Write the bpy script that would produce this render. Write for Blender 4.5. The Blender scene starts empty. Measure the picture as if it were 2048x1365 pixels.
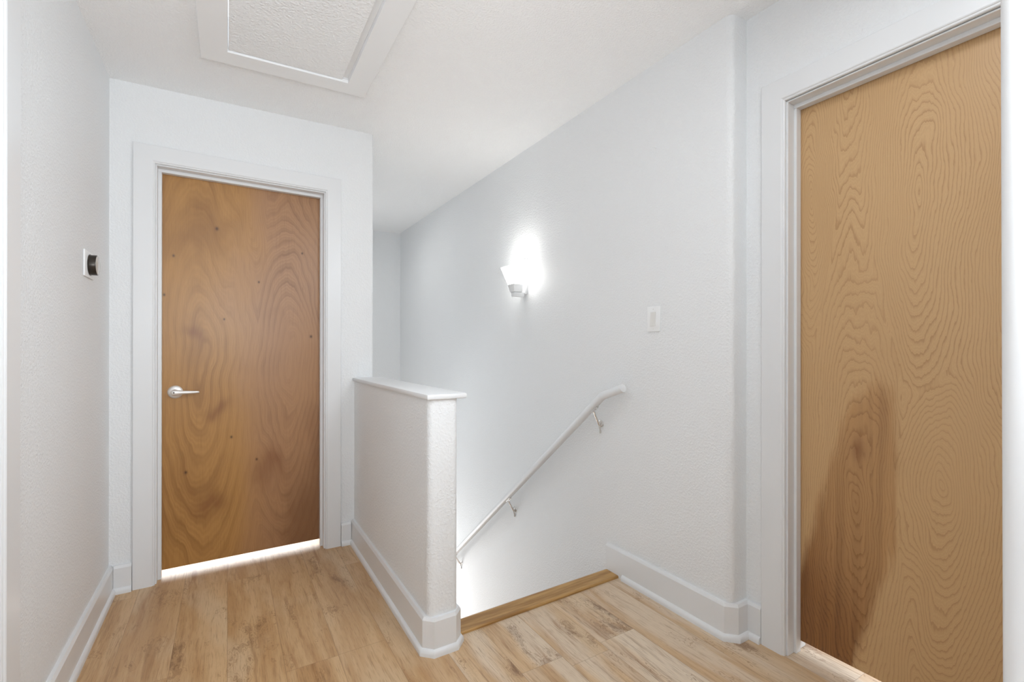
import bpy, bmesh, math, random
from mathutils import Vector, Matrix
C = bpy.context
SC = C.scene
random.seed(4)
PI = math.pi

# ------------------------------------------------------------------ camera
cam_d = bpy.data.cameras.new('camera')
cam = bpy.data.objects.new('camera', cam_d)
SC.collection.objects.link(cam)
SC.camera = cam
cam_d.sensor_fit = 'HORIZONTAL'
cam_d.sensor_width = 36.0
cam_d.lens = 938.48 / 2048 * 36.0
cam_d.shift_y = 15.12 / 2048
cam_d.clip_start = 0.02
_y, _p, _r = math.radians(31.2369), math.radians(0.041), math.radians(0.0481)
_fw = Vector((math.sin(_y) * math.cos(_p), math.cos(_y) * math.cos(_p), math.sin(_p)))
_rt = Vector((math.cos(_y), -math.sin(_y), 0))
_up = _rt.cross(_fw)
_r2 = _rt * math.cos(_r) + _up * math.sin(_r)
_u2 = -_rt * math.sin(_r) + _up * math.cos(_r)
cam.matrix_world = Matrix(((_r2.x, _u2.x, -_fw.x, 0), (_r2.y, _u2.y, -_fw.y, 0),
                           (_r2.z, _u2.z, -_fw.z, 1.2), (0, 0, 0, 1)))

# ------------------------------------------------------------------ world, view, large lights
SC.view_settings.view_transform = 'Standard'
SC.view_settings.look = 'None'
SC.view_settings.gamma = 1.0
SC.view_settings.use_curve_mapping = False
SC.view_settings.exposure = 0.0
SC.cycles.diffuse_bounces = 8
SC.cycles.max_bounces = 14
SC.cycles.sample_clamp_indirect = 6.0

W = bpy.data.worlds.new('daylight')
SC.world = W
W.use_nodes = True
_bg = W.node_tree.nodes['Background']
_bg.inputs['Color'].default_value = (0.925, 0.98, 1.03, 1)
_bg.inputs['Strength'].default_value = 0.62


def area(name, loc, aim, sx, sy, power, col=(0.94, 0.985, 1.03), spread=180):
    d = bpy.data.lights.new(name, 'AREA')
    d.shape = 'RECTANGLE'
    d.size, d.size_y = sx, sy
    d.energy = power
    d.color = col
    d.spread = math.radians(spread)
    o = bpy.data.objects.new(name, d)
    SC.collection.objects.link(o)
    o.location = loc
    o.rotation_euler = (Vector(aim) - Vector(loc)).to_track_quat('-Z', 'Y').to_euler()
    return o


L = {}
LW = dict(world=1.36, window=5, bounce=43, hall=5.2, side=6.3, lower=20, stair=3.4, bedroom=50, closet=14, bulb=0.25)
_bg.inputs['Strength'].default_value = LW['world']
area('window_daylight', (0.55, -2.3, 1.5), (0.35, 3.0, 1.2), 0.9, 1.2, LW['window'])
area('ceiling_bounce_fill', (0.0, -0.7, 1.5), (0.1, -0.2, 2.5), 0.8, 0.8, LW['bounce'])  # unseen uplight added behind the camera to brighten the ceiling
area('hall_ceiling_light', (1.15, 0.42, 2.50), (1.15, 0.43, 0.0), 0.35, 0.35, LW['hall'])
area('side_fill', (1.25, 0.32, 2.05), (-0.5, 1.95, 1.1), 0.5, 0.6, LW['side'], (0.91, 0.98, 1.05), spread=95)  # added fill with no window behind it, lifts the left wall
area('lower_hall_daylight', (0.9, 4.6, -1.3), (1.77, 3.1, -0.1), 0.9, 1.3, LW['lower'], (1, 0.985, 0.97))
area('stair_fill', (0.93, 4.55, 2.42), (1.15, 4.3, 0.0), 0.25, 0.25, LW['stair'], (1, 0.985, 0.97))  # no fixture here: hidden fill added to brighten the far stairwell
area('bedroom_daylight', (0.1, 4.2, 0.8), (0.1, 3.0, 0.0), 1.6, 1.0, LW['bedroom'])
area('closet_daylight', (2.9, 0.55, 0.6), (1.9, 0.55, 0.0), 1.0, 0.8, LW['closet'])


# ------------------------------------------------------------------ node expression helper
def lin(r, g, b):
    f = lambda c: ((c / 255) / 12.92) if c / 255 <= 0.04045 else ((c / 255 + 0.055) / 1.055) ** 2.4
    return (f(r), f(g), f(b), 1)


class E:
    nt = None

    def __init__(self, s):
        self.s = s

    @staticmethod
    def math(op, *a, clamp=False):
        n = E.nt.nodes.new('ShaderNodeMath')
        n.operation = op
        n.use_clamp = clamp
        for i, v in enumerate(a):
            if isinstance(v, E):
                E.nt.links.new(v.s, n.inputs[i])
            else:
                n.inputs[i].default_value = float(v)
        return E(n.outputs[0])

    def __add__(s, o): return E.math('ADD', s, o)
    __radd__ = __add__
    def __sub__(s, o): return E.math('SUBTRACT', s, o)
    def __rsub__(s, o): return E.math('SUBTRACT', o, s)
    def __mul__(s, o): return E.math('MULTIPLY', s, o)
    __rmul__ = __mul__
    def __truediv__(s, o): return E.math('DIVIDE', s, o)
    def __pow__(s, o): return E.math('POWER', s, o)


def sqrt(a): return E.math('SQRT', a)
def fract(a): return E.math('FRACT', a)
def floor_(a): return E.math('FLOOR', a)
def sin_(a): return E.math('SINE', a)
def min_(a, b): return E.math('MINIMUM', a, b)
def max_(a, b): return E.math('MAXIMUM', a, b)
def abs_(a): return E.math('ABSOLUTE', a)
def exp_(a): return E.math('EXPONENT', a)
def smin(a, b, k): return E.math('SMOOTH_MIN', a, b, k)


def sstep(x, a, b):
    n = E.nt.nodes.new('ShaderNodeMapRange')
    n.interpolation_type = 'SMOOTHSTEP'
    for i, v in enumerate((x, a, b, 0.0, 1.0)):
        if isinstance(v, E):
            E.nt.links.new(v.s, n.inputs[i])
        else:
            n.inputs[i].default_value = float(v)
    return E(n.outputs[0])


def vec(x, y, z):
    n = E.nt.nodes.new('ShaderNodeCombineXYZ')
    for i, v in enumerate((x, y, z)):
        if isinstance(v, E):
            E.nt.links.new(v.s, n.inputs[i])
        else:
            n.inputs[i].default_value = float(v)
    return n.outputs[0]


def noise(x, y, z=0.0, scale=1.0, detail=2.0, rough=0.5, dist=0.0):
    n = E.nt.nodes.new('ShaderNodeTexNoise')
    E.nt.links.new(vec(x, y, z), n.inputs['Vector'])
    n.inputs['Scale'].default_value = scale
    n.inputs['Detail'].default_value = detail
    n.inputs['Roughness'].default_value = rough
    n.inputs['Distortion'].default_value = dist
    return E(n.outputs['Fac'])


def white(x, y):
    n = E.nt.nodes.new('ShaderNodeTexWhiteNoise')
    n.noise_dimensions = '2D'
    E.nt.links.new(vec(x, y, 0.0), n.inputs['Vector'])
    return E(n.outputs['Value'])


def mix(fac, a, b):
    n = E.nt.nodes.new('ShaderNodeMix')
    n.data_type = 'RGBA'
    E.nt.links.new(fac.s, n.inputs[0]) if isinstance(fac, E) else setattr(n.inputs[0], 'default_value', fac)
    for i, c in ((6, a), (7, b)):
        if isinstance(c, tuple):
            n.inputs[i].default_value = c
        else:
            E.nt.links.new(c, n.inputs[i])
    return n.outputs[2]


def coords(kind='Object'):
    t = E.nt.nodes.new('ShaderNodeTexCoord')
    s = E.nt.nodes.new('ShaderNodeSeparateXYZ')
    E.nt.links.new(t.outputs[kind], s.inputs[0])
    return E(s.outputs[0]), E(s.outputs[1]), E(s.outputs[2])


def new_mat(name):
    m = bpy.data.materials.new(name)
    m.use_nodes = True
    E.nt = m.node_tree
    b = m.node_tree.nodes['Principled BSDF']
    return m, b


def bump(b, h, strength, dist):
    n = E.nt.nodes.new('ShaderNodeBump')
    n.inputs['Strength'].default_value = strength
    n.inputs['Distance'].default_value = dist
    E.nt.links.new(h.s, n.inputs['Height'])
    E.nt.links.new(n.outputs[0], b.inputs['Normal'])


def plain(name, col, rough=0.5, metal=0.0, spec=0.5):
    m, b = new_mat(name)
    b.inputs['Base Color'].default_value = col
    b.inputs['Roughness'].default_value = rough
    b.inputs['Metallic'].default_value = metal
    b.inputs['Specular IOR Level'].default_value = spec
    return m


def orange_peel(name, col, rough, strength, scale=150.0, dist=0.0012):
    m, b = new_mat(name)
    x, y, z = coords()
    n1 = noise(x, y, z, scale=scale, detail=2.5, rough=0.55)
    n2 = noise(x, y, z, scale=3.0, detail=2.0)
    E.nt.links.new(mix(n2, col, tuple(c * 0.985 for c in col[:3]) + (1,)), b.inputs['Base Color'])
    b.inputs['Roughness'].default_value = rough
    b.inputs['Specular IOR Level'].default_value = 0.3
    bump(b, sstep(n1, 0.35, 0.75), strength, dist)
    return m


WALL = orange_peel('wall_paint', (0.79, 0.805, 0.815, 1), 0.5, 0.42, 105.0, 0.003)
CEIL = orange_peel('ceiling_paint', (0.925, 0.935, 0.94, 1), 0.75, 0.6, 120.0, 0.003)
HATCH = orange_peel('hatch_board', (0.89, 0.90, 0.905, 1), 0.8, 0.7, 90.0, 0.003)
TRIM = plain('trim_paint', (0.745, 0.757, 0.768, 1), 0.32)
HATCH_TRIM = plain('hatch_frame_paint', (0.87, 0.88, 0.885, 1), 0.45)
PLASTIC = plain('white_plastic', (0.84, 0.85, 0.855, 1), 0.35)
ALMOND = plain('almond_plastic', (0.745, 0.745, 0.725, 1), 0.3)
NICKEL = plain('satin_nickel', (0.78, 0.76, 0.74, 1), 0.25, 0.9)
SATIN = plain('satin_silver', (0.82, 0.80, 0.78, 1), 0.38, 0.65)
BRONZE = plain('dark_bronze', (0.045, 0.038, 0.032, 1), 0.3, 0.7)
DIAL = plain('grey_glass', (0.50, 0.48, 0.45, 1), 0.12)
DARK = plain('dark_hole', (0.02, 0.02, 0.02, 1), 0.6)


def make_glass_shade():
    m, b = new_mat('lit_opal_glass')
    b.inputs['Base Color'].default_value = (0.95, 0.95, 0.93, 1)
    b.inputs['Roughness'].default_value = 0.3
    b.inputs['Emission Color'].default_value = (1, 0.985, 0.95, 1)
    b.inputs['Emission Strength'].default_value = 11.0
    return m


SHADE = make_glass_shade()


def make_door_one():
    # rotary-cut veneer, local x across the leaf (0..0.79), local z up
    m, b = new_mat('brown_rotary_veneer')
    x, y, z = coords()
    w1 = noise(x * 2.4, 0.0, z * 1.3, scale=1.0, detail=2.0)
    w2 = noise(x * 8.0, 3.0, z * 2.2, scale=1.0, detail=3.0)
    w3 = noise(x * 34.0, 7.0, z * 8.0, scale=1.0, detail=3.0)
    xx = x + (w1 - 0.5) * 0.20 + (w2 - 0.5) * 0.05
    zz = z + (w1 - 0.5) * 0.55 + (w2 - 0.5) * 0.22
    def ell(cx, cz, a, bb):
        dx = (xx - cx) / a
        dz = (zz - cz) / bb
        return sqrt(dx * dx + dz * dz + 0.02)
    r = smin(ell(0.19, 1.05, 0.25, 1.15), ell(0.60, 1.02, 0.17, 0.72), 0.25)
    r = smin(r, ell(0.45, 2.05, 0.07, 0.60) + 0.3, 0.2)
    f = r + (w3 - 0.5) * 0.05
    ph = fract(f * 7.5 + w1 * 1.5)
    band = (1.0 - sstep(ph, 0.0, 0.55)) + sstep(ph, 0.85, 1.0)
    amp = sstep(noise(x * 3.6, 1.0, z * 1.5, scale=1.0, detail=3.0), 0.34, 0.70)
    fine = noise(x * 210.0, 0.0, z * 7.0, scale=1.0, detail=3.0, rough=0.6)
    fb = fract(f * 30.0)
    fineband = 1.0 - abs_(fb - 0.5) * 2.0
    tone = noise(xx * 3.0, 9.0, zz * 1.1, scale=1.0, detail=3.0)
    red = sstep(x + (tone - 0.5) * 0.5, 0.26, 0.56)
    heart = sstep(noise(xx * 3.0, 5.0, zz * 1.8, scale=1.0, detail=3.0) - (x - 0.2) * (z - 0.8) * 0.30, 0.50, 0.74)
    base = mix(red, lin(174, 128, 70), lin(166, 124, 86))
    dark = mix(red, lin(122, 78, 34), lin(112, 72, 44))
    c = mix(min_(band * (amp * 0.40 + 0.07), 1.0), base, dark)
    c = mix(fineband * (0.06 + 0.20 * amp), c, dark)
    c = mix(heart * 0.55, c, dark)
    c = mix(sstep(fine, 0.46, 0.75) * 0.24, c, dark)
    # small pin knots
    kn = None
    for (kx, kz, kr) in ((0.06, 1.66, .006), (0.255, 1.83, .008), (0.02, 1.45, .006), (0.69, 1.74, .005), (0.46, 1.55, .005),
                         (0.74, 1.24, .007), (0.325, 0.67, .006), (0.115, 0.50, .007), (0.45, 0.53, .006), (0.29, 1.33, .005)):
        dx = (x - kx) / kr
        dz = (z - kz) / (kr * 1.3)
        k = exp_((dx * dx + dz * dz) * -1.0)
        kn = k if kn is None else max_(kn, k)
    c = mix(kn * 0.85, c, lin(52, 28, 12))
    # larger swirled knots
    k2 = None
    for (kx, kz, kr) in ((0.135, 1.19, .05), (0.27, 0.86, .045), (0.21, 0.30, .06), (0.52, 0.46, .09)):
        dx = (xx - kx) / kr
        dz = (zz - kz) / (kr * 0.9)
        k = exp_((dx * dx + dz * dz) * -1.0)
        k2 = k if k2 is None else max_(k2, k)
    c = mix(k2 * 0.55, c, lin(112, 62, 28))
    E.nt.links.new(c, b.inputs['Base Color'])
    b.inputs['Roughness'].default_value = 0.34
    b.inputs['Specular IOR Level'].default_value = 0.5
    bump(b, fine, 0.06, 0.001)
    return m


def make_door_two():
    # pale birch veneer with a brown heartwood streak; local x across the leaf from its hall corner
    m, b = new_mat('pale_birch_veneer')
    x, y, z = coords()
    w1 = noise(x * 3.4, 0.0, z * 1.8, scale=1.0, detail=2.0)
    w2 = noise(x * 30.0, 3.0, z * 6.0, scale=1.0, detail=4.0, rough=0.6)
    w3 = noise(x * 110.0, 7.0, z * 14.0, scale=1.0, detail=3.0)
    wb = noise(x * 9.0, 5.0, z * 2.6, scale=1.0, detail=2.0)
    xx = x + (w1 - 0.5) * 0.12 + (wb - 0.5) * 0.05
    zz = z + (w1 - 0.5) * 0.40 + (wb - 0.5) * 0.22
    def ell(cx, cz, a, bb):
        dx = (xx - cx) / a
        dz = (zz - cz) / bb
        return sqrt(dx * dx + dz * dz)
    r = smin(ell(0.20, 0.62, 0.125, 0.80), ell(0.385, 1.70, 0.115, 0.72), 0.25)
    r = smin(r, ell(0.42, 0.66, 0.12, 0.36), 0.22)
    r = smin(r, ell(0.05, 1.75, 0.07, 0.45) + 0.2, 0.2)
    f = r + (w2 - 0.5) * 0.13 + (w3 - 0.5) * 0.035
    ph = fract(f * 15.0)
    line = (1.0 - sstep(ph, 0.03, 0.42)) * sstep(ph, -0.02, 0.04)
    amp = sstep(noise(x * 5.0, 1.0, z * 2.0, scale=1.0, detail=2.0), 0.25, 0.65) * 0.5 + 0.38
    fine = noise(x * 260.0, 0.0, z * 9.0, scale=1.0, detail=3.0, rough=0.6)
    fb = fract(f * 60.0)
    fineband = 1.0 - abs_(fb - 0.5) * 2.0
    tone = noise(x * 3.0, 9.0, z * 1.5, scale=1.0, detail=2.0)
    base = mix(tone, lin(202, 167, 122), lin(193, 156, 110))
    dark = lin(152, 112, 70)
    c = mix(line * amp * 0.62, base, dark)
    c = mix(fineband * 0.14, c, dark)
    # heartwood streak: follows the grain, darkest low against the jamb side
    wob = (w2 - 0.5) * 0.05 + (noise(x * 60.0, 4.0, z * 2.0, scale=1.0, detail=2.0) - 0.5) * 0.05
    xs = x + wob
    ul = min_((z - 0.30) * 0.25 + 0.0, 0.215)
    ur = min_(z * 0.26 + 0.195, 0.325)
    top = 1.09 - abs_(xs - 0.265) * 0.9
    mk = sstep(xs - ul, -0.012, 0.03) * (1.0 - sstep(xs - ur, -0.03, 0.012)) * (1.0 - sstep(z + (w3 - 0.5) * 0.10, top - 0.10, top))
    deep = sstep(z + (w1 - 0.5) * 0.3 + x * 1.6, 0.95, 0.25)
    streak = sstep(noise(x * 42.0, 2.0, z * 1.3, scale=1.0, detail=3.0), 0.36, 0.66)
    hw = mix(deep, lin(172, 128, 80), lin(140, 92, 48))
    hwd = mix(deep, lin(134, 90, 48), lin(92, 52, 24))
    heart = mix(min_(streak * 0.55 + line * 0.5, 1.0), hw, hwd)
    c = mix(mk * (0.72 + 0.2 * deep), c, heart)
    ex = (x - 0.205) / 0.02
    ez = (z - 0.80) / 0.045
    c = mix(exp_((ex * ex + ez * ez) * -1.0) * 0.55, c, lin(112, 62, 30))
    c = mix(sstep(fine, 0.45, 0.8) * 0.10, c, dark)
    E.nt.links.new(c, b.inputs['Base Color'])
    b.inputs['Roughness'].default_value = 0.42
    bump(b, fine, 0.05, 0.001)
    return m


def make_floor():
    m, b = new_mat('oak_vinyl_plank')
    x, y, z = coords()
    PW, PL = 0.186, 1.22
    xs = (x - 0.187) / PW
    ix = floor_(xs)
    fx = fract(xs)
    off = white(ix, 3.0)
    ys = y / PL + off
    iy = floor_(ys)
    fy = fract(ys)
    rnd = white(ix + 0.5, iy + 7.5)
    rn2 = white(ix + 3.5, iy + 1.5)
    sh = rnd * 37.0
    w = noise(x * 4.0, y * 1.6, sh, scale=1.0, detail=3.0)
    g1 = noise((x + (w - 0.5) * 0.09) * 13.0, y * 1.0, sh, scale=1.0, detail=4.0, rough=0.6)
    g2 = noise((x + (w - 0.5) * 0.05) * 60.0, y * 3.5, sh, scale=1.0, detail=4.0, rough=0.65)
    g3 = noise(x * 260.0, y * 14.0, sh, scale=1.0, detail=2.0, rough=0.6)
    patch = noise(x * 5.0, y * 1.8, sh + 5.0, scale=1.0, detail=3.0)
    kx = noise(x * 8.5, y * 3.6, sh + 11.0, scale=1.0, detail=4.0, rough=0.62)
    knot = sstep(kx, 0.585, 0.74)
    swirl = fract(kx * 22.0)
    swirl = sstep(abs_(swirl - 0.5), 0.28, 0.5) * sstep(kx, 0.52, 0.62)
    streaks = noise((x + (w - 0.5) * 0.12) * 26.0, y * 1.6, sh + 3.0, scale=1.0, detail=4.0, rough=0.62)
    light = lin(206, 172, 130)
    mid = lin(182, 142, 97)
    dark = lin(120, 82, 46)
    pale = lin(218, 198, 168)
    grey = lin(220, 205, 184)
    c = mix(sstep(g1, 0.36, 0.64), mid, light)
    c = mix(min_(sstep(patch, 0.46, 0.68) * 0.5 + rnd * 0.15, 1.0), c, pale)
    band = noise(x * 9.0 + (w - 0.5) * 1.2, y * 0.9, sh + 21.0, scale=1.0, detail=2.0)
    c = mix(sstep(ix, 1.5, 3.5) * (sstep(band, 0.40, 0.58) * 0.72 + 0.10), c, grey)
    c = mix(sstep(streaks, 0.52, 0.74) * sstep(w, 0.35, 0.60) * 0.75, c, lin(140, 94, 50))
    c = mix(sstep(g2, 0.54, 0.74) * 0.55, c, dark)
    c = mix(sstep(g3, 0.48, 0.74) * 0.38, c, dark)
    c = mix(swirl * 0.55, c, dark)
    c = mix(knot * 0.72, c, lin(94, 56, 28))
    c = mix(rn2 * 0.30, c, mid)
    ex = 1.0 - sstep(min_(fx, 1.0 - fx) * PW, 0.0006, 0.0016)
    ey = 1.0 - sstep(min_(fy, 1.0 - fy) * PL, 0.0006, 0.0016)
    seam = max_(ex, ey)
    c = mix(seam * 0.35, c, lin(96, 66, 38))
    E.nt.links.new(c, b.inputs['Base Color'])
    b.inputs['Roughness'].default_value = 0.40
    b.inputs['Specular IOR Level'].default_value = 0.5
    bump(b, g3 * 0.5 + g2 * 0.3 - seam * 0.6, 0.12, 0.0015)
    return m


def make_nosing():
    m, b = new_mat('oak_nosing')
    x, y, z = coords()
    g = noise(x * 3.0, y * 40.0, z * 40.0, scale=1.0, detail=4.0, rough=0.6)
    g2 = noise(x * 8.0, y * 160.0, z * 100.0, scale=1.0, detail=3.0)
    c = mix(sstep(g, 0.35, 0.65), lin(150, 108, 54), lin(190, 150, 92))
    c = mix(sstep(g2, 0.5, 0.8) * 0.35, c, lin(124, 86, 44))
    E.nt.links.new(c, b.inputs['Base Color'])
    b.inputs['Roughness'].default_value = 0.4
    return m


DOOR1, DOOR2, FLOOR, NOSING = make_door_one(), make_door_two(), make_floor(), make_nosing()


# ------------------------------------------------------------------ mesh helpers
def ident(x, y, z): return Vector((x, y, z))


def link(name, bm, mat, parent=None, smooth=False, loc=None):
    bmesh.ops.recalc_face_normals(bm, faces=bm.faces[:])
    me = bpy.data.meshes.new(name)
    if loc is not None:
        bmesh.ops.translate(bm, verts=bm.verts[:], vec=-Vector(loc))
    bm.to_mesh(me)
    bm.free()
    me.materials.append(mat)
    if smooth:
        for p in me.polygons:
            p.use_smooth = True
        if hasattr(me, 'set_sharp_from_angle'):
            me.set_sharp_from_angle(angle=math.radians(38))
    o = bpy.data.objects.new(name, me)
    SC.collection.objects.link(o)
    if loc is not None:
        o.location = loc
    if parent is not None:
        o.parent = parent
        o.matrix_parent_inverse = Matrix.Translation(-parent.location)
    return o


def empty(name, loc):
    o = bpy.data.objects.new(name, None)
    o.empty_display_size = 0.05
    SC.collection.objects.link(o)
    o.location = loc
    return o


def tag(o, label, cat, kind=None, group=None):
    o['label'] = label
    o['category'] = cat
    if kind:
        o['kind'] = kind
    if group:
        o['group'] = group
    return o


def box(bm, a, b, T=ident, bev=0.0):
    vs = [bm.verts.new(T(x, y, z)) for x in (a[0], b[0]) for y in (a[1], b[1]) for z in (a[2], b[2])]
    fs = [(0, 1, 3, 2), (4, 6, 7, 5), (0, 4, 5, 1), (2, 3, 7, 6), (0, 2, 6, 4), (1, 5, 7, 3)]
    faces = [bm.faces.new([vs[i] for i in f]) for f in fs]
    if bev:
        es = list({e for f in faces for e in f.edges})
        bmesh.ops.bevel(bm, geom=es, offset=bev, segments=2, profile=0.5, affect='EDGES')
    return vs


def prism(bm, pts, z0, z1, T=ident):
    """plan polygon pts extruded from z0 to z1 (numbers or functions of x, y)"""
    g = lambda zz, p: zz(*p) if callable(zz) else zz
    lo = [bm.verts.new(T(p[0], p[1], g(z0, p))) for p in pts]
    hi = [bm.verts.new(T(p[0], p[1], g(z1, p))) for p in pts]
    n = len(pts)
    bm.faces.new(lo)
    bm.faces.new(hi[::-1])
    for i in range(n):
        bm.faces.new((lo[i], hi[i], hi[(i + 1) % n], lo[(i + 1) % n]))


def loft(bm, rings, caps=True, closed=True):
    vs = [[bm.verts.new(p) for p in r] for r in rings]
    n = len(vs[0])
    for a, b in zip(vs[:-1], vs[1:]):
        for i in range(n if closed else n - 1):
            j = (i + 1) % n
            bm.faces.new((a[i], b[i], b[j], a[j]))
    if caps:
        bm.faces.new(vs[0])
        bm.faces.new(vs[-1][::-1])


def arc(cx, cy, r, a0, a1, n=6):
    return [(cx + r * math.cos(math.radians(a0 + (a1 - a0) * i / n)),
             cy + r * math.sin(math.radians(a0 + (a1 - a0) * i / n))) for i in range(n + 1)]


def sweep_plan(bm, path, prof, side=1, T=ident):
    """profile [(offset, z)] swept along a plan polyline with mitred corners; side=+1 offsets to the left"""
    P = [Vector(p) for p in path]
    rings = []
    for i, p in enumerate(P):
        d0 = (P[i] - P[i - 1]).normalized() if i > 0 else (P[1] - P[0]).normalized()
        d1 = (P[i + 1] - P[i]).normalized() if i < len(P) - 1 else d0
        n0 = Vector((-d0.y, d0.x)) * side
        n1 = Vector((-d1.y, d1.x)) * side
        mvec = (n0 + n1)
        mvec = mvec / max(1e-6, mvec.dot(n0))
        rings.append([T(p.x + mvec.x * o, p.y + mvec.y * o, z) for o, z in prof])
    loft(bm, rings)


def tube(bm, pts, r, seg=14):
    P = [Vector(p) for p in pts]
    rings = []
    for i, p in enumerate(P):
        t0 = (P[i] - P[i - 1]).normalized() if i > 0 else (P[1] - P[0]).normalized()
        t1 = (P[i + 1] - P[i]).normalized() if i < len(P) - 1 else t0
        t = (t0 + t1).normalized()
        a = Vector((1, 0, 0)) if abs(t.x) < 0.8 else Vector((0, 0, 1))
        u = a.cross(t).normalized()
        v = t.cross(u).normalized()
        k = 1.0 / max(0.5, t.dot(t0))
        rr = r[i] if isinstance(r, (list, tuple)) else r
        ring = []
        for j in range(seg):
            c, s = math.cos(2 * PI * j / seg), math.sin(2 * PI * j / seg)
            q = u * c + v * s
            along = (t1 - t0)
            if along.length > 1e-6:
                al = along.normalized()
                q = q + al * (q.dot(al)) * (k - 1)
            ring.append(p + q * rr)
        rings.append(ring)
    loft(bm, rings)


def lathe(bm, prof, origin, axis, seg=32):
    """prof [(radius, height)] around axis"""
    o, ax = Vector(origin), Vector(axis).normalized()
    a = Vector((0, 0, 1)) if abs(ax.z) < 0.8 else Vector((1, 0, 0))
    u = a.cross(ax).normalized()
    v = ax.cross(u)
    rings = []
    for r, h in prof:
        rings.append([o + ax * h + (u * math.cos(2 * PI * j / seg) + v * math.sin(2 * PI * j / seg)) * max(r, 1e-4)
                      for j in range(seg)])
    loft(bm, rings)


# ------------------------------------------------------------------ frames of reference
XL, YB = -0.4943, 2.9804
TH = math.atan(0.0132)
XS, YP, XD = 1.77, 1.18, 1.872
YF = 5.507
HX0, HX1, HY = 0.673, 0.801, 1.738          # half wall


def zc(x, y=0): return 2.5237 + (x - XL) / 2.3 * 0.0607


def TB(s, d, z):
    """back wall frame: s along the wall from the left corner, d towards the hall"""
    return Vector((XL + s * math.cos(TH) + d * math.sin(TH), YB + s * math.sin(TH) - d * math.cos(TH), z))


def TD(s, d, z):
    """right-hand door wall frame: s towards the camera from the inner corner, d towards the hall"""
    return Vector((XD - d, YP - s, z))


LOW = -2.75

# ------------------------------------------------------------------ floor, ceiling, walls
bm = bmesh.new()
prism(bm, [(-2.2, -2.6), (3.4, -2.6), (3.4, 1.84), (0.74, 1.84), (0.74, 4.4), (-2.2, 4.4)], -0.24, 0.0)
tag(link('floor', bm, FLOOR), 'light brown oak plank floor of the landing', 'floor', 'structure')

HX = (0.0, 0.515)
HYs = (1.60, 2.437)
bm = bmesh.new()
xs = [-2.2, HX[0], HX[1], 3.4]
ys = [-2.6, HYs[0], HYs[1], 5.7]
lo = [[bm.verts.new((x, y, zc(x))) for y in ys] for x in xs]
hi = [[bm.verts.new((x, y, zc(x) + 0.14)) for y in ys] for x in xs]
for i in range(3):
    for j in range(3):
        if (i, j) == (1, 1):
            continue
        bm.faces.new((lo[i][j], lo[i + 1][j], lo[i + 1][j + 1], lo[i][j + 1]))
        bm.faces.new((hi[i][j], hi[i][j + 1], hi[i + 1][j + 1], hi[i + 1][j]))
for a, b_ in (((1, 1), (2, 1)), ((2, 1), (2, 2)), ((2, 2), (1, 2)), ((1, 2), (1, 1))):
    bm.faces.new((lo[a[0]][a[1]], lo[b_[0]][b_[1]], hi[b_[0]][b_[1]], hi[a[0]][a[1]]))
ring = [(0, 0), (1, 0), (2, 0), (3, 0), (3, 1), (3, 2), (3, 3), (2, 3), (1, 3), (0, 3), (0, 2), (0, 1), (0, 0)]
for a, b_ in zip(ring[:-1], ring[1:]):
    bm.faces.new((lo[a[0]][a[1]], lo[b_[0]][b_[1]], hi[b_[0]][b_[1]], hi[a[0]][a[1]]))
tag(link('ceiling', bm, CEIL), 'white lightly textured ceiling over the landing and stairwell', 'ceiling', 'structure')

top = lambda x, y: zc(x) + 0.02
# left wall, ending in a cased doorway towards the camera
bm = bmesh.new()
prism(bm, [(XL, 3.13), (XL, 1.667), (-0.64, 1.667), (-0.64, 3.13)], 0.0, top)
prism(bm, [(XL, 1.667), (XL, 0.93), (-0.64, 0.93), (-0.64, 1.667)], 2.16, top)
prism(bm, [(XL, 0.93), (XL, -0.3), (-0.64, -0.3), (-0.64, 0.93)], 0.0, top)
tag(link('wall_left', bm, WALL), 'white textured wall at the left carrying the thermostat', 'wall', 'structure')
bm = bmesh.new()
prism(bm, [(-0.6405, 1.80), (-0.6405, -2.6), (-0.76, -2.6), (-0.76, 1.80)], 0.0, top)
tag(link('wall_left_near', bm, WALL), 'white wall behind the cased opening at the far left edge', 'wall', 'structure')

# back wall with the door opening, bullnosed at the stairwell corner
OP0, OP1, OPZ = 0.181, 0.995, 2.138
bm = bmesh.new()
topB = lambda s, d: 2.62
WTB = lambda s, d, z: TB(s, d, min(z, top(TB(s, d, 0).x, 0)))
prism(bm, [(-0.05, 0), (OP0, 0), (OP0, -0.13), (-0.05, -0.13)], 0.0, 3.0, WTB)
R = 0.018
prism(bm, [(OP1, -0.13), (OP1, 0), (1.285 - R, 0)] + arc(1.285 - R, -R, R, 90, 0) + [(1.285, -0.13)], 0.0, 3.0, WTB)
prism(bm, [(OP0, 0), (OP1, 0), (OP1, -0.13), (OP0, -0.13)], OPZ, 3.0, WTB)
tag(link('wall_back', bm, WALL, smooth=True), 'white wall around the dark wood door at the back', 'wall', 'structure')

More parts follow.
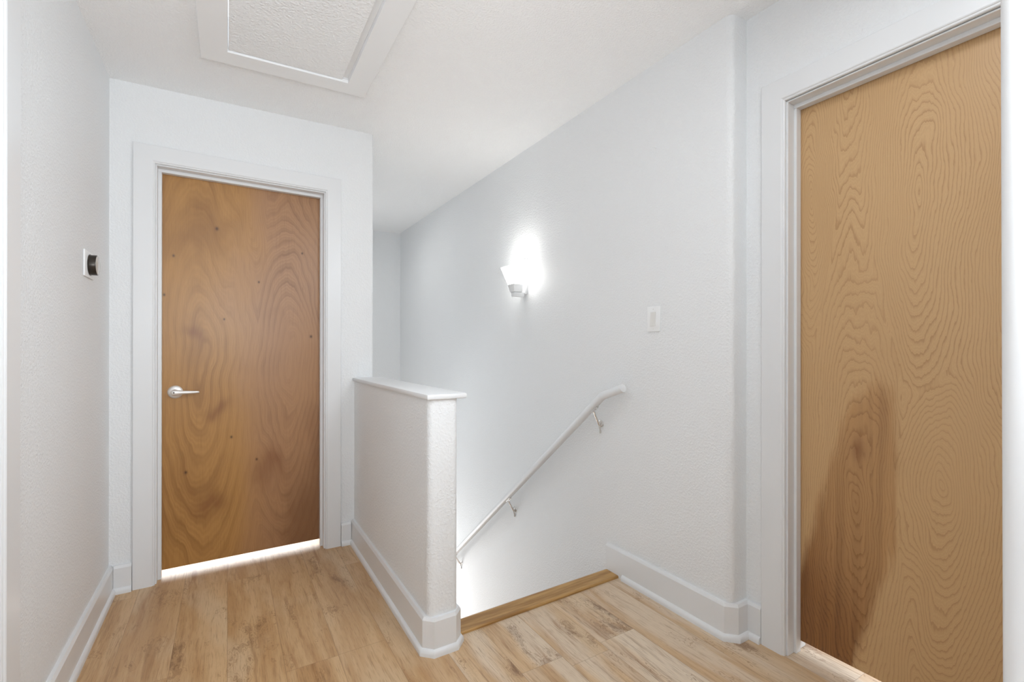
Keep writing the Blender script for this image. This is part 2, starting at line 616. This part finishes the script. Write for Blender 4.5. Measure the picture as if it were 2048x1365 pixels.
# stairwell walls
xe = TB(1.285, -0.13, 0)
bm = bmesh.new()
prism(bm, [(xe.x, xe.y), (xe.x, YF + 0.1), (xe.x - 0.12, YF + 0.1), (xe.x - 0.12, xe.y)], -0.6, top)
prism(bm, [(xe.x, 1.86), (xe.x, 3.9), (xe.x - 0.12, 3.9), (xe.x - 0.12, 1.86)], LOW, -0.24)
tag(link('wall_stair_left', bm, WALL), 'white wall closing the left side of the stairwell', 'wall', 'structure')
bm = bmesh.new()
prism(bm, [(xe.x - 0.1, YF), (2.0, YF), (2.0, YF + 0.12), (xe.x - 0.1, YF + 0.12)], LOW, top)
tag(link('wall_stair_back', bm, WALL), 'white far end wall of the stairwell behind the half wall', 'wall', 'structure')
bm = bmesh.new()
prism(bm, [(XS, YF + 0.05)] + arc(XS + 0.03, YP + 0.03, 0.03, 180, 270, 8) + [(2.0, YP), (2.0, YF + 0.05)], LOW, top)
tag(link('wall_right', bm, WALL, smooth=True), 'long white stairwell wall at the right with the wall lamp and handrail', 'wall', 'structure')
# wall round the right-hand door
D0, D1, DZ = 0.166, 0.955, 2.176
bm = bmesh.new()
WTD = lambda s, d, z: TD(s, d, min(z, top(XD - d, 0)))
prism(bm, [(0, 0), (D0, 0), (D0, -0.13), (0, -0.13)], 0.0, 3.0, WTD)
prism(bm, [(D1, 0), (1.16, 0), (1.16, -0.13), (D1, -0.13)], 0.0, 3.0, WTD)
prism(bm, [(D0, 0), (D1, 0), (D1, -0.13), (D0, -0.13)], DZ, 3.0, WTD)
tag(link('wall_door_right', bm, WALL), 'white recessed wall around the pale birch door at the right', 'wall', 'structure')
# near wall whose bullnosed end fills the right edge of the picture
bm = bmesh.new()
NX, NY = 0.60, 0.1366
LEAN = 0.0045
TN = lambda x, y, z: Vector((x, y + (1.2 - z) * LEAN * -0.55, z))
prism(bm, [(1.872, NY), (NX + 0.016, NY)] + arc(NX + 0.016, NY - 0.016, 0.016, 90, 180)[1:] + arc(NX + 0.016, NY - 0.104, 0.016, 180, 270) + [(1.872, NY - 0.12)],
      0.0, lambda x, y: zc(x) + 0.02, TN)
tag(link('wall_near_right', bm, TRIM, smooth=True), 'bright white rounded wall end at the right edge', 'wall', 'structure')

# half wall between landing and stairs
hb = TB(1.20, 0, 0).y
bm = bmesh.new()
r = 0.025
prism(bm, [(HX0, hb)] + arc(HX0 + r, HY + r, r, 180, 270) + arc(HX1 - r, HY + r, r, 270, 360) + [(HX1, hb)], -0.24, 1.0)
hw = tag(link('wall_middle', bm, WALL, smooth=True), 'white half wall between the landing and the stairs', 'half wall', 'structure')
bm = bmesh.new()
box(bm, (0.662, 1.723, 1.0), (0.833, hb - 0.001, 1.0215), bev=0.006)
link('cap', bm, TRIM, hw, smooth=True)['label'] = 'smooth white board capping the half wall'
# ------------------------------------------------------------------ baseboards
def base_prof(h, t=0.0186):
    return [(0, 0.0), (t, 0.0), (t, h - 0.012), (t - 0.007, h), (0, h)]


def shoe_prof(t=0.0186, w=0.012, h=0.028):
    return [(t, 0.0), (t + w, 0.0), (t + w, 0.012), (t + w * 0.75, 0.021), (t + w * 0.3, h - 0.001), (t, h)]


def baseboard(name, paths, h, label, side, T=ident, shoe_cut=0.0):
    bm = bmesh.new()
    for p in paths:
        sweep_plan(bm, p, base_prof(h), side, T)
    o = tag(link(name, bm, TRIM), label, 'baseboard', 'structure')
    bm = bmesh.new()
    for p in paths:
        q = [tuple(v) for v in p]
        if shoe_cut:
            a, b_ = Vector(q[0]), Vector(q[1])
            q[0] = tuple(a + (b_ - a).normalized() * shoe_cut)
        sweep_plan(bm, q, shoe_prof(), side, T)
    link('shoe_moulding', bm, TRIM, o, smooth=True)
    return o


baseboard('baseboard_left', [[(XL, 1.7715), (XL, 2.979)]], 0.1366, 'white baseboard along the left wall', -1)
baseboard('baseboard_back', [[(0.0195, 0), (0.0895, 0)], [(1.0875, 0), (1.146, 0)]], 0.135,
          'short white baseboard pieces either side of the back door frame', 1, TB)
baseboard('baseboard_middle', [[(HX0, hb - 0.002), (HX0, HY + r), (HX0 + r, HY), (HX1 - r, HY), (HX1, HY + r), (HX1, 1.783)]], 0.146,
          'white baseboard wrapped around the foot of the half wall', -1)
baseboard('baseboard_right', [[(XS, 1.908), (XS, YP + 0.028), (XS + 0.028, YP), (XD, YP), (XD, 1.1074)]], 0.150,
          'white baseboard from the stair edge round the wall corner to the right door', -1, shoe_cut=0.125)


# ------------------------------------------------------------------ doors and their trim
def casing_bar(bm, p0, p1, out, nrm, prof, m0, m1):
    """profile [(w, t)] from p0 to p1; w along out, t along nrm; mitred ends lengthen by w"""
    p0, p1, out, nrm = Vector(p0), Vector(p1), Vector(out), Vector(nrm)
    ax = (p1 - p0).normalized()
    rings = []
    for p, k in ((p0, -m0), (p1, m1)):
        rings.append([p + out * w + nrm * t + ax * (w * k) for w, t in prof])
    loft(bm, rings)


def casing_prof(cw, ct=0.017):
    return [(0, 0.0), (0, 0.0105), (0.003, 0.0125), (0.006, 0.0125), (0.0085, 0.0155), (0.012, ct), (cw - 0.003, ct), (cw, ct - 0.003), (cw, 0.0)]


def door_trim(T, s0, s1, zt, cw, name, label, stop_s0, stop_s1, stop_z, d_stop, d_leaf, wall_t=0.13):
    o3 = T(0, 0, 0)
    sx = (T(1, 0, 0) - o3)
    dn = (T(0, 1, 0) - o3)
    up = Vector((0, 0, 1))
    root = empty(name, T((s0 + s1) / 2, 0, 0))
    tag(root, label, 'door frame', 'structure')
    pr = casing_prof(cw)
    for a, sg in ((s0, -1), (s1, 1)):
        bm = bmesh.new()
        casing_bar(bm, T(a, 0.0005, 0.0), T(a, 0.0005, zt), sx * sg, dn, pr, 0, 1)
        link('side_casing', bm, TRIM, root)
    bm = bmesh.new()
    casing_bar(bm, T(s0, 0.0005, zt), T(s1, 0.0005, zt), up, dn, pr, 1, 1)
    link('head_casing', bm, TRIM, root)
    j = 0.007
    bm = bmesh.new()
    box(bm, (s0 + 0.0008, 0.0, 0), (s0 + j, -wall_t, zt - j), T, 0.0015)
    box(bm, (s1 - j, 0.0, 0), (s1 - 0.0008, -wall_t, zt - j), T, 0.0015)
    box(bm, (s0 + 0.0008, 0.0, zt - j), (s1 - 0.0008, -wall_t, zt - 0.0008), T, 0.0015)
    jb = link('jamb', bm, TRIM, root)
    bm = bmesh.new()
    box(bm, (s0 + j - 0.001, d_stop, 0), (stop_s0, d_leaf + 0.002, stop_z), T, 0.002)
    box(bm, (stop_s1, d_stop, 0), (s1 - j + 0.001, d_leaf + 0.002, stop_z), T, 0.002)
    box(bm, (s0 + j - 0.001, d_stop, stop_z), (s1 - j + 0.001, d_leaf + 0.002, zt - j + 0.001), T, 0.002)
    link('door_stop', bm, TRIM, jb)
    return root


def leaf(T, s0, s1, z0, z1, d, mat, root, thick=0.04, ang=0.0):
    """slab built in its own local frame so that the veneer coordinates run from its lower hall corner"""
    bm = bmesh.new()
    w = s1 - s0
    box(bm, (0, 0, 0), (w, thick, z1 - z0), ident, 0.0015)
    bmesh.ops.recalc_face_normals(bm, faces=bm.faces[:])
    me = bpy.data.meshes.new('leaf')
    bm.to_mesh(me)
    bm.free()
    me.materials.append(mat)
    o = bpy.data.objects.new('leaf', me)
    SC.collection.objects.link(o)
    p = T(s0, d, z0)
    sx = T(1, 0, 0) - T(0, 0, 0)
    dn = T(0, 0, 0) - T(0, 1, 0)
    M = Matrix(((sx.x, dn.x, 0, p.x), (sx.y, dn.y, 0, p.y), (0, 0, 1, p.z), (0, 0, 0, 1)))
    o.parent = root
    o.matrix_parent_inverse = Matrix.Identity(4)
    o.matrix_basis = Matrix.Translation(-root.location) @ M
    return o


door_trim(TB, 0.180, 0.997, 2.141, 0.089, 'trim_1', 'white mitred casing and jamb around the dark back door', 0.2025, 0.977, 2.118, -0.046, -0.080)
d1 = empty('door_1', TB(0.59, -0.1, 0))
tag(d1, 'brown wood flush door with a silver lever, at the back', 'door', 'structure')
lf1 = leaf(TB, 0.190, 0.9875, 0.034, 2.130, -0.0805, DOOR1, d1)
# lever handle
hs, hz, hd = 0.2585, 0.969, -0.0805
dn = TB(0, 1, 0) - TB(0, 0, 0)
sx = TB(1, 0, 0) - TB(0, 0, 0)
bm = bmesh.new()
lathe(bm, [(0.0, 0.0), (0.034, 0.0), (0.0345, 0.003), (0.032, 0.007), (0.024, 0.0105), (0.0155, 0.012), (0.0145, 0.03), (0.0, 0.03)], TB(hs, hd, hz), dn, 36)
hd_o = link('door_handle', bm, SATIN, d1, smooth=True)
hd_o['label'] = 'silver lever handle with a round rose'
bm = bmesh.new()
rings = []
for t, hw_, hh in ((-0.016, 0.004, 0.006), (-0.012, 0.010, 0.013), (0.0, 0.013, 0.0165), (0.016, 0.011, 0.014), (0.03, 0.009, 0.0105),
                   (0.06, 0.0075, 0.009), (0.09, 0.0065, 0.0075), (0.104, 0.005, 0.006), (0.108, 0.002, 0.003)):
    c = TB(hs + t, hd + 0.043 - max(0, t - 0.02) * 0.06, hz - 0.001 - max(0, t) * 0.012)
    rings.append([c + dn * (math.cos(a) * hw_) + Vector((0, 0, 1)) * (math.sin(a) * hh) for a in [2 * PI * k / 16 for k in range(16)]])
loft(bm, rings)
lv = link('lever', bm, SATIN, hd_o, smooth=True)
bm = bmesh.new()
lathe(bm, [(0.0, 0.0), (0.0032, 0.0), (0.0032, 0.0016), (0.0, 0.0016)], TB(hs - 0.003, hd + 0.0552, hz), dn, 14)
link('lock_button', bm, DARK, hd_o)
# strike in the jamb edge next to the latch
bm = bmesh.new()
box(bm, (0.1865, -0.082, 0.93), (0.1905, -0.0795, 1.0), TB)
link('latch_plate', bm, NICKEL, d1)

door_trim(TD, 0.165, 0.957, 2.172, 0.092, 'trim_2', 'white mitred casing and jamb around the pale right door', 0.1815, 0.941, 2.150, -0.043, -0.078)
d2 = empty('door_2', TD(0.56, -0.1, 0))
tag(d2, 'pale birch flush door with a dark heartwood streak, at the right', 'door', 'structure')
lf2 = leaf(TD, 0.174, 0.948, 0.040, 2.162, -0.0785, DOOR2, d2)
bm = bmesh.new()
p0, p1 = TD(0.367 + 0.005, -0.0784, 0.558), TD(0.432, -0.0784, 0.581)
tube(bm, [p0, p0.lerp(p1, 0.5) + Vector((0, 0, 0.002)), p1], [0.0009, 0.0014, 0.0008], 6)
link('scratch', bm, DARK, lf2)['label'] = 'thin dark pen-like scratch low on the door'



def TL(s, d, z):
    return Vector((XL + d, 0.93 + s, z))


door_trim(TL, 0.0, 0.736, 2.16, 0.104, 'trim_4', 'white casing strip along the far left edge', 0.018, 0.718, 2.14, -0.06, -0.10)

# ------------------------------------------------------------------ stair nosing and stairs
bm = bmesh.new()
prof = [(1.789, 0.0), (1.789, 0.007), (1.794, 0.0115), (1.875, 0.0115), (1.886, 0.008), (1.890, -0.002), (1.886, -0.022), (1.862, -0.026), (1.862, 0.0)]
rings = []
for x in (HX1 + 0.0005, XS - 0.0192):
    k = (x - HX1) / (XS - HX1) * 0.022
    rings.append([Vector((x, y + k * (1 if y > 1.5 else 0), z + 0.0006 if z >= 0 else z)) for y, z in prof])
loft(bm, rings)
tag(link('trim_3', bm, NOSING), 'oak stair nosing strip along the top edge of the stairs', 'stair nosing', 'structure')

st = empty('staircase', (1.28, 1.87, LOW))
tag(st, 'white-walled flight of oak stairs going down behind the nosing', 'stairs', 'structure')
n = 13
rise, run = (0.0 - LOW) / 14, 0.215
for i in range(n):
    z = -rise * (i + 1)
    y0 = 1.866 + run * i
    bm = bmesh.new()
    box(bm, (xe.x + 0.004, y0 + 0.0, z - 0.03), (XS - 0.003, y0 + run + 0.02, z), bev=0.004)
    link('tread', bm, NOSING, st)
    bm = bmesh.new()
    box(bm, (xe.x + 0.004, y0, z + 0.001), (XS - 0.003, y0 - 0.014 if i else y0 - 0.004, z + rise - 0.031))
    link('riser', bm, TRIM, st)
bm = bmesh.new()
prism(bm, [(-0.6, 1.86), (2.0, 1.86), (2.0, YF + 0.1), (-0.6, YF + 0.1)], LOW - 0.2, LOW)
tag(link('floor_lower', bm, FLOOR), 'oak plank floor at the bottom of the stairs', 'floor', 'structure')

# ------------------------------------------------------------------ attic hatch in the ceiling
root = empty('attic_hatch', (0.2575, 2.02, zc(0.25)))
tag(root, 'white framed attic hatch set in the ceiling', 'attic hatch')
fw = 0.104
DROP = 0.018


def TC(x, y, d):                      # d below the ceiling plane
    return Vector((x, y, zc(x) - d))


def hatch_bar(a, b_, outv):
    bm = bmesh.new()
    a, b_, outv = Vector(a), Vector(b_), Vector(outv)
    ax = (b_ - a).normalized()
    prof = [(0, 0.0005), (0, DROP - 0.001), (0.001, DROP), (fw - 0.002, DROP), (fw, DROP - 0.002), (fw, 0.0005)]
    rings = []
    for p, k in ((a, -1), (b_, 1)):
        rings.append([TC(*(p + outv * w + ax * w * k), t) for w, t in prof])
    loft(bm, rings)
    return link('frame', bm, HATCH_TRIM, root)


x0, x1, y0, y1 = HX[0] - 0.001, HX[1] + 0.001, HYs[0] - 0.001, HYs[1] + 0.001
hatch_bar((x0, y0), (x0, y1), (-1, 0))
hatch_bar((x0, y1), (x1, y1), (0, 1))
hatch_bar((x1, y1), (x1, y0), (1, 0))
hatch_bar((x1, y0), (x0, y0), (0, -1))
bm = bmesh.new()
vs = [TC(x, y, d) for d in (0.011, -0.012) for x, y in ((0.003, 1.606), (0.486, 1.606), (0.486, 2.430), (0.003, 2.430))]
loft(bm, [vs[:4], vs[4:]])
link('panel', bm, HATCH, root)['label'] = 'speckled white lift-out hatch board'
bm = bmesh.new()
vs = [TC(x, y, d) for d in (-0.004, -0.020) for x, y in ((0.488, 1.604), (0.5145, 1.604), (0.5145, 2.434), (0.488, 2.434))]
loft(bm, [vs[:4], vs[4:]])
link('ledge', bm, HATCH_TRIM, root)

# ------------------------------------------------------------------ thermostat
ty, tz = 2.567, 1.546
root = empty('thermostat', (XL, ty, tz))
tag(root, 'round dark thermostat on a white wall plate', 'thermostat')
bm = bmesh.new()
box(bm, (XL + 0.0005, ty - 0.077, tz - 0.054), (XL + 0.007, ty + 0.077, tz + 0.054), bev=0.003)
link('wall_plate', bm, PLASTIC, root, smooth=True)
bm = bmesh.new()
lathe(bm, [(0.0, 0.0066), (0.0425, 0.0066), (0.0435, 0.009), (0.0435, 0.010), (0.0415, 0.0115), (0.0418, 0.030), (0.0405, 0.0325), (0.0, 0.0325)], (XL, ty, tz), (1, 0, 0), 40)
link('dial_ring', bm, BRONZE, root, smooth=True)
bm = bmesh.new()
lathe(bm, [(0.0, 0.0322), (0.0395, 0.0322), (0.039, 0.0335), (0.030, 0.0352), (0.0, 0.036)], (XL, ty, tz), (1, 0, 0), 40)
link('dial_face', bm, DIAL, root, smooth=True)

# ------------------------------------------------------------------ light switch
sy, sz = 1.5885, 1.3455
root = empty('light_switch', (XS, sy, sz))
tag(root, 'white rocker light switch on the stairwell wall', 'light switch')
bm = bmesh.new()
box(bm, (XS - 0.0065, sy - 0.0395, sz - 0.061), (XS - 0.0005, sy + 0.0395, sz + 0.061), bev=0.0028)
link('wall_plate', bm, PLASTIC, root, smooth=True)
bm = bmesh.new()
vs0 = [(0, -0.0165, -0.0335), (0, 0.0165, -0.0335), (0, 0.0165, 0.0335), (0, -0.0165, 0.0335)]
T0 = lambda o, tilt: [Vector((XS - 0.0060 - o - (tilt if p[2] < 0 else 0.0), sy + p[1], sz + p[2])) for p in vs0]
loft(bm, [T0(0, 0), T0(0.0018, 0.004)])
link('rocker', bm, ALMOND, root)
for dz in (-0.048, 0.048):
    bm = bmesh.new()
    lathe(bm, [(0.0, 0.0), (0.0033, 0.0), (0.0028, 0.0009), (0.0, 0.0009)], (XS - 0.0064, sy, sz + dz), (-1, 0, 0), 12)
    link('screw', bm, ALMOND, root)

# ------------------------------------------------------------------ wall lamp
ly = 2.742
root = empty('wall_lamp', (XS, ly, 1.70))
tag(root, 'lit white wall lamp with a square glass shade', 'wall lamp')
bm = bmesh.new()
box(bm, (XS - 0.018, ly - 0.034, 1.578), (XS - 0.0005, ly + 0.034, 1.822), bev=0.003)
link('backplate', bm, TRIM, root, smooth=True)


def frustum(bm, a, b_, z0, z1, c, d):
    """rect a(x0,x1,y0,y1) at z0 to rect b at z1"""
    q = lambda r_, z: [Vector((r_[0], r_[2], z)), Vector((r_[1], r_[2], z)), Vector((r_[1], r_[3], z)), Vector((r_[0], r_[3], z))]
    return q(a, z0), q(b_, z1)


bm = bmesh.new()
b0 = (1.652, 1.7285, ly - 0.036, ly + 0.036)
t0 = (1.620, 1.7045 + 0.018, ly - 0.080, ly + 0.080)
inset = lambda r_, k: (r_[0] + k, r_[1] - k, r_[2] + k, r_[3] - k)
q = lambda r_, z: [Vector((r_[0], r_[2], z)), Vector((r_[1], r_[2], z)), Vector((r_[1], r_[3], z)), Vector((r_[0], r_[3], z))]
loft(bm, [q(inset(b0, 0.004), 1.646), q(inset(t0, 0.004), 1.762), q(t0, 1.762), q(b0, 1.640), q(inset(b0, 0.01), 1.640)], caps=False)
link('glass_shade', bm, SHADE, root)['label'] = 'glowing opal glass shade'
bm = bmesh.new()
h0 = (1.664, 1.728, ly - 0.028, ly + 0.028)
h1 = (1.651, 1.7295, ly - 0.0375, ly + 0.0375)
loft(bm, [q(h0, 1.590), q(h1, 1.642), q(inset(h1, 0.004), 1.642), q(inset(h0, 0.004), 1.600)])
link('shade_holder', bm, TRIM, root)
bm = bmesh.new()
box(bm, (1.668, ly - 0.022, 1.560), (XS - 0.018, ly + 0.022, 1.589), bev=0.002)
link('arm', bm, TRIM, root, smooth=True)
ld = bpy.data.lights.new('lamp_bulb', 'POINT')
ld.energy = LW['bulb']
ld.color = (1.0, 0.985, 0.97)
ld.shadow_soft_size = 0.03
lo_ = bpy.data.objects.new('lamp_bulb', ld)
SC.collection.objects.link(lo_)
lo_.location = (1.682, ly, 1.70)
lo_.parent = root
lo_.matrix_parent_inverse = Matrix.Translation(-root.location)

# ------------------------------------------------------------------ handrail
RX, RR = 1.702, 0.0215
slope = (0.952 - 0.288) / (2.697 - 1.882)
root = empty('handrail', (XS, 1.95, 0.8))
tag(root, 'white round handrail sloping down the stairwell wall', 'handrail')
bm = bmesh.new()
yb, zb = 1.880, 0.9505
yend = 4.75
tube(bm, [(RX, 1.728, 1.003), (RX, yb, zb), (RX, yend, zb - (yend - yb) * slope)], RR, 20)
link('rail', bm, TRIM, root, smooth=True)


def bracket(y):
    zr = zb - (y - yb) * slope
    sl = Vector((0, 1, -slope)).normalized()
    nrm = Vector((0, -slope, -1)).normalized()          # below the rail
    wz = zr - 0.115
    wy = y + 0.012
    bm = bmesh.new()
    lathe(bm, [(0.0, 0.0), (0.0205, 0.0), (0.019, 0.003), (0.008, 0.006), (0.0, 0.006)], (XS - 0.0005, wy, wz + 0.012), (-1, 0, 0), 20)
    br = link('bracket', bm, NICKEL, root, smooth=True)
    br['label'] = 'shiny metal bracket holding the rail to the wall'
    u = Vector((RX, y, zr)) + nrm * RR
    bm = bmesh.new()
    tube(bm, [(XS - 0.004, wy, wz - 0.002), (XS - 0.018, wy - 0.002, wz + 0.014), (XS - 0.045, (y + wy) / 2, zr - 0.058), (RX + 0.006, y, u.z - 0.010), (u.x, u.y, u.z - 0.003)],
         [0.006, 0.0065, 0.0055, 0.006, 0.008], 10)
    tube(bm, [(XS - 0.014, wy, wz + 0.010), (XS - 0.006, wy, wz - 0.022), (XS - 0.003, wy, wz - 0.040)], [0.005, 0.0045, 0.006], 8)
    link('arm', bm, NICKEL, br, smooth=True)
    bm = bmesh.new()
    cen = u + nrm * 0.0015
    sxv = Vector((1, 0, 0))
    ring = lambda o: [cen + sl * a * 0.028 + sxv * b_ * 0.009 + nrm * o for a, b_ in ((-1, -1), (1, -1), (1, 1), (-1, 1))]
    loft(bm, [ring(-0.003), ring(0.0022)])
    for k in (-0.02, 0.02):
        lathe(bm, [(0.0, 0.0), (0.004, 0.0), (0.003, 0.002), (0.0, 0.002)], cen + sl * k + nrm * 0.002, nrm, 10)
    link('saddle', bm, NICKEL, br)


for y in (1.955, 2.862, 3.765):
    bracket(y)
